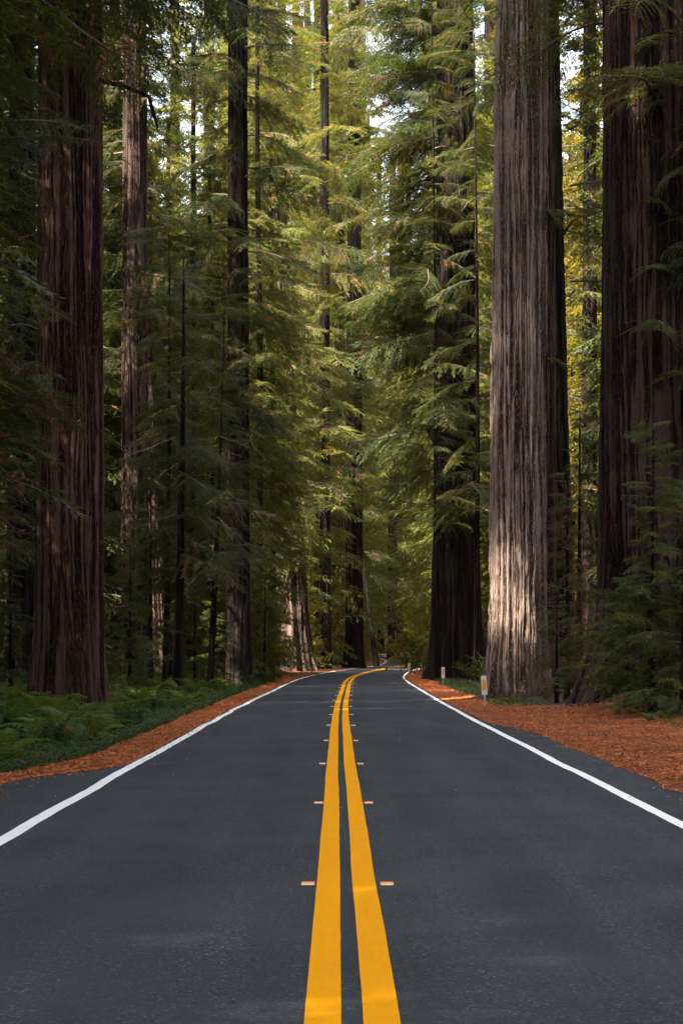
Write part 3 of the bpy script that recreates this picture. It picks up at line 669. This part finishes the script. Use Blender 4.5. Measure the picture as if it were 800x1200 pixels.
# ------------------------------------------------------------------ the forest behind and around: whole trees
def crown_mesh(seed, mat, Hh=64, zb=6, n=190, Lm=4.4, step=.30, spl=.6, leafw=.085, nn=3, nsec=14):
    r = np.random.default_rng(seed); b = MB()
    for i in range(n):
        f = (i+r.random())/n; z = zb+(Hh-zb)*f
        L = Lm*(1-f**1.6)*r.uniform(.55, 1.2)+.7
        bough_into(b, r, np.array([0, 0, z]), r.uniform(0, 2*PI), r.uniform(-.15, .3), L, nsec, step, spl, leafw, nn, .28, .015, i % 2 == 0, 3)
    return b.mesh('crown', [M['twig'], mat, M['dead']])
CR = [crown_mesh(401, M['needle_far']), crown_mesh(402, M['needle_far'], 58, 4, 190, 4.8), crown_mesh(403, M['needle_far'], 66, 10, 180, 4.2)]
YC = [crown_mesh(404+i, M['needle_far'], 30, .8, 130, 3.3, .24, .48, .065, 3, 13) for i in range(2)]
YN = YC[0].copy(); YN.materials[1] = M['needle']; YG = YC[1].copy(); YG.materials[1] = M['broad']  # darker crown for shaded trees, golden crown for sunlit glow, set by colour
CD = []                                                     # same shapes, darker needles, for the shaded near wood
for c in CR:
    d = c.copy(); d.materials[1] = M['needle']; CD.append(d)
TR = [trunk_mesh('trunk', .62, 66, 411+i, (M['bark_mid'], M['bark_red'], M['bark_dark'])[i], 40, np.concatenate([np.arange(-.6, 12, .6), np.linspace(12, 66, 20)]), flare=.35, flare_h=3, fiss=.04) for i in range(3)]
YT = trunk_mesh('trunk', .2, 29, 431, M['bark_dark'], 16, np.linspace(-.5, 29, 30), flare=.3, fiss=.01)
def young(x, d, s, kind, label, group):
    s = min(s, clear_height(x, d, 2.2)/30)
    r_ = root('young_redwood', (x, d, gzf(x, d)), label, 'tree', group, rr.uniform(0, 2*PI)); r_.scale = (s*.95, s*.95, s)
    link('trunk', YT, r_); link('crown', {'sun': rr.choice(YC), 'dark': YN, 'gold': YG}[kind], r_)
def forest_tree(x, d, s, v, label, group, dark=False, rs=1.0):
    s = min(s, clear_height(x, d)/66)
    r_ = root('redwood_tree', (x, d, gzf(x, d)), label, 'tree', group, rr.uniform(0, 2*PI))
    r_.scale = (s*rs, s*rs, s)
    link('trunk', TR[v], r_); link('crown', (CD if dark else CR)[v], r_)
used = []
def far_ok(x, d, m):
    if abs(x-float(xc(min(d, 550)))) < 6 or clear_height(x, d) < 22: return False
    return all((x-a)**2+(d-b_)**2 > m*m for a, b_ in used)
for px_, d_, s_ in LATE:
    used.append((GX(px_, d_), d_)); forest_tree(GX(px_, d_), d_, s_, rr.randrange(3), 'very tall sunlit redwood framing the bright gap over the road', 'very tall redwoods round the bright gap')
cnt = 0; tries = 0
while cnt < 84 and tries < 9000:
    tries += 1
    d = rr.uniform(120, 360); px = rr.uniform(-60, 860); x = GX(px, d)
    if 395 < px < 470 and d < 250: continue
    if px < 400 and d < 225 and cnt % 12: continue
    if 300 < px < 372 and d < 160: continue
    if not far_ok(x, d, 5.2): continue
    used.append((x, d)); cnt += 1
    forest_tree(x, d, rr.uniform(.8, 1.15), rr.randrange(3), 'one of many redwoods crowding the far forest', 'redwoods of the far forest')
for px0, px1, d0, d1, num, kinds, lab, grp in (
        (400, 500, 340, 430, 14, ('sun',), 'distant young redwood closing the view where the road disappears', 'young redwoods beyond the end of the road'),
        (130, 300, 98, 150, 30, ('sun',), 'young bushy redwood filling the wood left of the road bend', 'young redwoods left of the bend'),
        (370, 400, 150, 185, 3, ('sun',), 'young bushy redwood behind the burled base', 'young redwoods behind the burled base'),
        (150, 420, 160, 235, 40, ('sun', 'sun', 'sun', 'gold'), 'sunlit young redwood in the open wood left of the bend', 'sunlit young redwoods left of the bend'),
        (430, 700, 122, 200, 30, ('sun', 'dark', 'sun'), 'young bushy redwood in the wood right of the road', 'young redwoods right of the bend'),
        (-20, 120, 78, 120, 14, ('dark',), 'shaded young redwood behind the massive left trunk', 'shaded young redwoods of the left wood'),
        (640, 700, 95, 150, 7, ('gold',), 'yellow-green tree glowing in the gap right of the pale trunk', 'golden trees in the right gap'),
        (270, 530, 190, 345, 60, ('sun', 'sun', 'gold'), 'sunlit young redwood far down the road', 'sunlit young redwoods in the distance')):
    cnt = 0; tries = 0
    while cnt < num and tries < 4000:
        tries += 1; d = rr.uniform(d0, d1); x = GX(rr.uniform(px0, px1), d)
        if not far_ok(x, d, 2.6) or abs(x-float(xc(d))) < 7 and d < 340: continue
        if 300 < x/d*F+400 < 372 and d < 160: continue
        used.append((x, d)); cnt += 1; young(x, d, rr.uniform(.55, 1.5), rr.choice(kinds), lab, grp)
cnt = 0; tries = 0
while cnt < 46 and tries < 9000:
    tries += 1; d = rr.uniform(235, 440); x = GX(rr.uniform(280, 560), d)
    if not far_ok(x, d, 3.6): continue
    used.append((x, d)); cnt += 1
    forest_tree(x, d, rr.uniform(1.05, 1.4), rr.randrange(3), 'tall sunlit redwood behind the end of the road', 'tall redwoods behind the end of the road')
# neighbours outside the picture that close the canopy over the road
cnt = 0; tries = 0
while cnt < 165 and tries < 12000:
    tries += 1
    side = rr.choice((-1, -1, 1)); d = rr.uniform(-70, 118)
    ex = max(8.5, abs(400/F*d)+4.0) if d > 0 else 8.5
    x = side*rr.uniform(ex, ex+42)
    if not far_ok(x, d, 4.4): continue
    used.append((x, d)); cnt += 1
    forest_tree(x, d, rr.uniform(.85, 1.2), rr.randrange(3), 'unseen redwood added to shade the road and right trunks', 'redwoods beside the road out of frame', dark=True)
cnt = 0; tries = 0
while cnt < 34 and tries < 9000:  # extra unseen redwoods added to keep sun streaks off the near road
    tries += 1; x = rr.uniform(-42, -10); d = rr.uniform(-34, 44)
    if d > 0 and x > -abs(400/F*d)-4.5 or not far_ok(x, d, 2.6): continue
    used.append((x, d)); cnt += 1
    forest_tree(x, d, rr.uniform(.8, 1.1), rr.randrange(3), 'unseen redwood added to shade the road and right trunks', 'redwoods beside the road out of frame', dark=True)
# trees added so their crowns keep the broad right trunk, the charred trunk and the right verge in shade
for x, d in ((-12, 37), (-9.6, 31), (-14.5, 42), (-13, 95), (-16, 103), (-10.6, 26), (-17, 36), (-12.5, 30), (-16.5, 92), (-9.5, 20), (-13.2, 57.5), (-19.7, 52.5), (-16.5, 55), (-15.5, 59.5)):
    used.append((x, d)); off = x < -400/F*d-3
    forest_tree(x, d, 1.0, rr.randrange(3), 'unseen redwood added to shade the road and right trunks' if off else 'redwood added behind the big front trunks for its shade',
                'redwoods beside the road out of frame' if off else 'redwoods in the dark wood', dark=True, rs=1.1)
# dark wood in the depth at both sides within the picture
cnt = 0; tries = 0
while cnt < 24 and tries < 5000:
    tries += 1
    d = rr.uniform(78, 122); px = rr.choice((rr.uniform(-30, 125), rr.uniform(690, 840))); x = GX(px, d)
    if not far_ok(x, d, 4.4) or abs(px-279) < 26 or abs(px-158) < 16: continue
    used.append((x, d)); cnt += 1
    forest_tree(x, d, rr.uniform(.7, 1.0), rr.randrange(3), 'redwood added behind the big front trunks for its shade', 'redwoods in the dark wood', dark=True, rs=.85)

# ------------------------------------------------------------------ ferns, shrubs and ground cover
def frond_mesh(seed, mat, L=.85, n=24):
    r = np.random.default_rng(seed); b = MB(); t = np.linspace(0, 1, 12)
    arch = r.uniform(.55, .8)
    def pt(q): return np.array([L*(.85*q), 0, L*(arch*q-1.0*arch*q*q*.95)])
    b.tube([pt(q) for q in t], .006*(1-.8*t)+.001, 3, 0)
    for i in range(n):
        q = .1+.9*i/n; p = pt(q); w_ = L*.17*math.sin(PI*min(1, (q+.12)/1.15))**.7+.01
        for s in (-1, 1):
            tip = p+np.array([.25*w_, s*w_, -.25*w_])+r.normal(0, .012, 3); hw_ = L*.017
            b.add([p-np.array([hw_, 0, 0]), p+np.array([hw_, 0, 0]), tip], [(0, 1, 2)], 1)
            m_ = (p+tip)/2
            b.add([p+np.array([hw_, 0, 0]), m_+np.array([hw_*.9, 0, .006]), tip], [(0, 1, 2)], 1)
    return b.mesh('frond', [M['twig'], mat])
FR = [frond_mesh(501+i, M['fern']) for i in range(3)]; FRB = frond_mesh(510, M['fern_brown'], .7)
def fern(x, y, s, label, group, n=13, brown=.06, up=0):
    r_ = root('sword_fern', (x, y, gzf(x, y)+.02), label, 'fern', group, rr.uniform(0, 6))
    for i in range(n):
        a = 2*PI*i/n+rr.uniform(-.25, .25); q = s*rr.uniform(.7, 1.15)
        me = FRB if rr.random() < brown else rr.choice(FR)
        link('frond', me, r_, (0, 0, 0), (rr.uniform(-.25, .25), rr.uniform(-.75, .0), a), (q, q*rr.uniform(.8, 1.15), q*rr.uniform(.9, 1.5)))
cnt = 0; tries = 0; fp = []
while cnt < 118 and tries < 7000:
    tries += 1
    d = 25+66*rr.random()**1.35; u = -rr.uniform(0, 1)**.8
    x = float(lout(d))-.12+u*(5.5+.03*d); 
    if x < GX(-30, d) or abs(x-t1.location.x) < 1.4 and abs(d-51) < 1.6: continue
    if any((x-a)**2+((d-b_)*.7)**2 < .2 for a, b_ in fp): continue
    fp.append((x, d)); cnt += 1
    pxx = 400+F*x/d; row = float(lout(d))-x
    where = ('at the left edge of the photo' if pxx < 38 else 'below the massive left trunk' if pxx < 130 else 'right of the massive left trunk' if pxx < 185 else 'under the slender dark stems' if pxx < 262 else 'near the straight dark trunk')
    fern(x, d, rr.uniform(.95, 1.5), 'green sword fern %s, %s' % (where, 'front row beside the litter' if row < 1.3 else 'middle rows' if row < 3.2 else 'shaded back rows'), 'sword ferns of the left bank')
for px, d, s, lab, br in ((112, 48.5, .95, 'reddish withered fern at the foot of the massive left trunk', .8),
                          (170, 55, 1.1, 'large fern with arching yellowish fronds right of the massive left trunk', .25)):
    fern(GX(px, d), d, s, lab, None, 15, br)
RF = iter(['small fern just right of the nearest marker post', 'small fern behind the nearest marker post against the pale trunk', 'small fern under the middle of the pale trunk', 'small fern at the right foot of the pale trunk', 'small fern in the litter left of the broad right trunk', 'small fern right of the middle marker post', 'small fern at the foot of the charred trunk', 'small fern between the charred trunk and the nearest marker post', 'small fern left of the middle marker post', 'small fern near the farthest marker post', 'small fern just left of the nearest marker post', 'low fern beside the base of the nearest marker post', 'small fern under the sapling at the right edge', 'small fern below the dense redwood sapling', 'small fern left of the dense redwood sapling'])
for px, d in ((592, 60.5), (600, 59.6), (610, 61), (640, 60.5), (672, 57), (528, 96), (545, 90), (556, 84), (508, 110), (497, 118), (566, 74), (575, 69), (782, 44), (760, 43.5), (740, 46)):
    x = GX(px, d); fern(x, d, rr.uniform(.35, .6), next(RF), 'small ferns of the right verge', 10)
SH = [leafball_mesh('shrub', 520+i, .3, .8, 1300, .028, M['shrub'], 8) for i in range(2)]
SHL = iter(['nearest leafy shrub in the left fern bank close to the photo edge', 'leafy shrub in the front of the left fern bank, second from the photo edge', 'leafy shrub below the middle of the massive left trunk', 'leafy shrub below the right side of the massive left trunk', 'leafy shrub right of the massive left trunk, nearer the litter strip', 'leafy shrub among ferns below the feathery redwood sapling', 'leafy shrub at the very edge of the litter below the massive left trunk', 'leafy shrub under the slender dark stems of the left bank', 'shrub at the far left edge behind the front ferns', 'low shrub at the foot of the straight dark trunk', 'low shrub on the verge just beyond the straight dark trunk', 'shrub on the litter edge halfway along the left bank'])
for px, d, s in ((28, 31.5, .75), (62, 33, .8), (112, 37.5, .8), (132, 40, .95), (150, 43, .8), (180, 50, .8), (95, 36, .8), (196, 56, .8), (10, 36, 1), (290, 85, 1), (305, 92, 1.2), (230, 66, .8)):
    x = GX(px, d); tag(link('leafy_shrub', SH[rr.randrange(2)], None, (x, d, gzf(x, d)-.03), (0, 0, rr.uniform(0, 6)), s), next(SHL), 'shrub', 'leafy shrubs among the ferns')
def cover(n, fx, y0, y1, lab, hgt=.12):
    u = rng.random(n); y = y0*(y1/y0)**u; x = fx(y); z = np.maximum(gz(x, y), zr(y)+.02)+rng.random(n)**1.5*hgt*(.4+noise3(x*2, y*2, 0, 61))+.02
    L = rng.uniform(.025, .06, n)*(1+y/100)
    tag(link('ground_cover', scatter_flat('ground_cover', x, y, z, L, L*.7, M['cover'], .5)), lab, 'ground cover', kind='stuff')
cover(30000, lambda y: lout(y)+.15-rng.random(len(y))**2.2*(2.6), 22, 110, 'low green ground cover between the ferns and the litter', .2)
cover(7000, lambda y: 4.5+.012*(y-55)+rng.random(len(y))*1.6+.2*n1(y, 66), 56, 112, 'low green plants round the marker posts on the right verge')
cover(3500, lambda y: 7.2+rng.random(len(y))*3, 38, 50, 'dark low ground cover in the right corner')
# bark chips and brown debris heaped round the feet of the big trunks
for px, d, rad, lab in ((606, 64.5, 1.3, 'the pale trunk'), (771, 53.3, 2.1, 'the broad right trunk'), (80, 51, 1.25, 'the massive left trunk'), (535, 112, 1.8, 'the charred trunk')):
    n = 2600; a = rng.uniform(-PI, .1, n); q = rad*(.75+rng.exponential(.38, n)); x = GX(px, d)+np.cos(a)*q; y = d+np.sin(a)*q
    z = gz(x, y)+.05+.22*np.exp(-(q-rad)/.35)*rng.random(n)*noise3(x*2, y*2, 0, 91)
    L = rng.uniform(.04, .15, n)
    tag(link('bark_debris', scatter_flat('bark_debris', x, y, z, L, L*rng.uniform(.15, .5, n), M['debris'], .5)), 'brown bark debris heaped at the foot of '+lab, 'bark debris', kind='stuff')
# fallen sticks on the right verge
for i in range(16):
    d = rr.uniform(40, 66); x = rr.uniform(5.2, 8.6)-max(0, d-52)*.12
    b = MB(); L = rr.uniform(.25, .8); P = [np.array([0, 0, 0.])]
    for q in range(5): P.append(P[-1]+np.array([L/5, rr.uniform(-.04, .04), rr.uniform(-.01, .02)]))
    b.tube(P, np.linspace(.012, .004, 6), 5)
    tag(link('fallen_stick', b.mesh('fallen_stick', [M['dead_wood']]), None, (x, d, gzf(x, d)+.06), (0, 0, rr.uniform(0, 6))), 'thin dead stick lying in the litter of the right verge', 'stick', 'sticks in the litter')
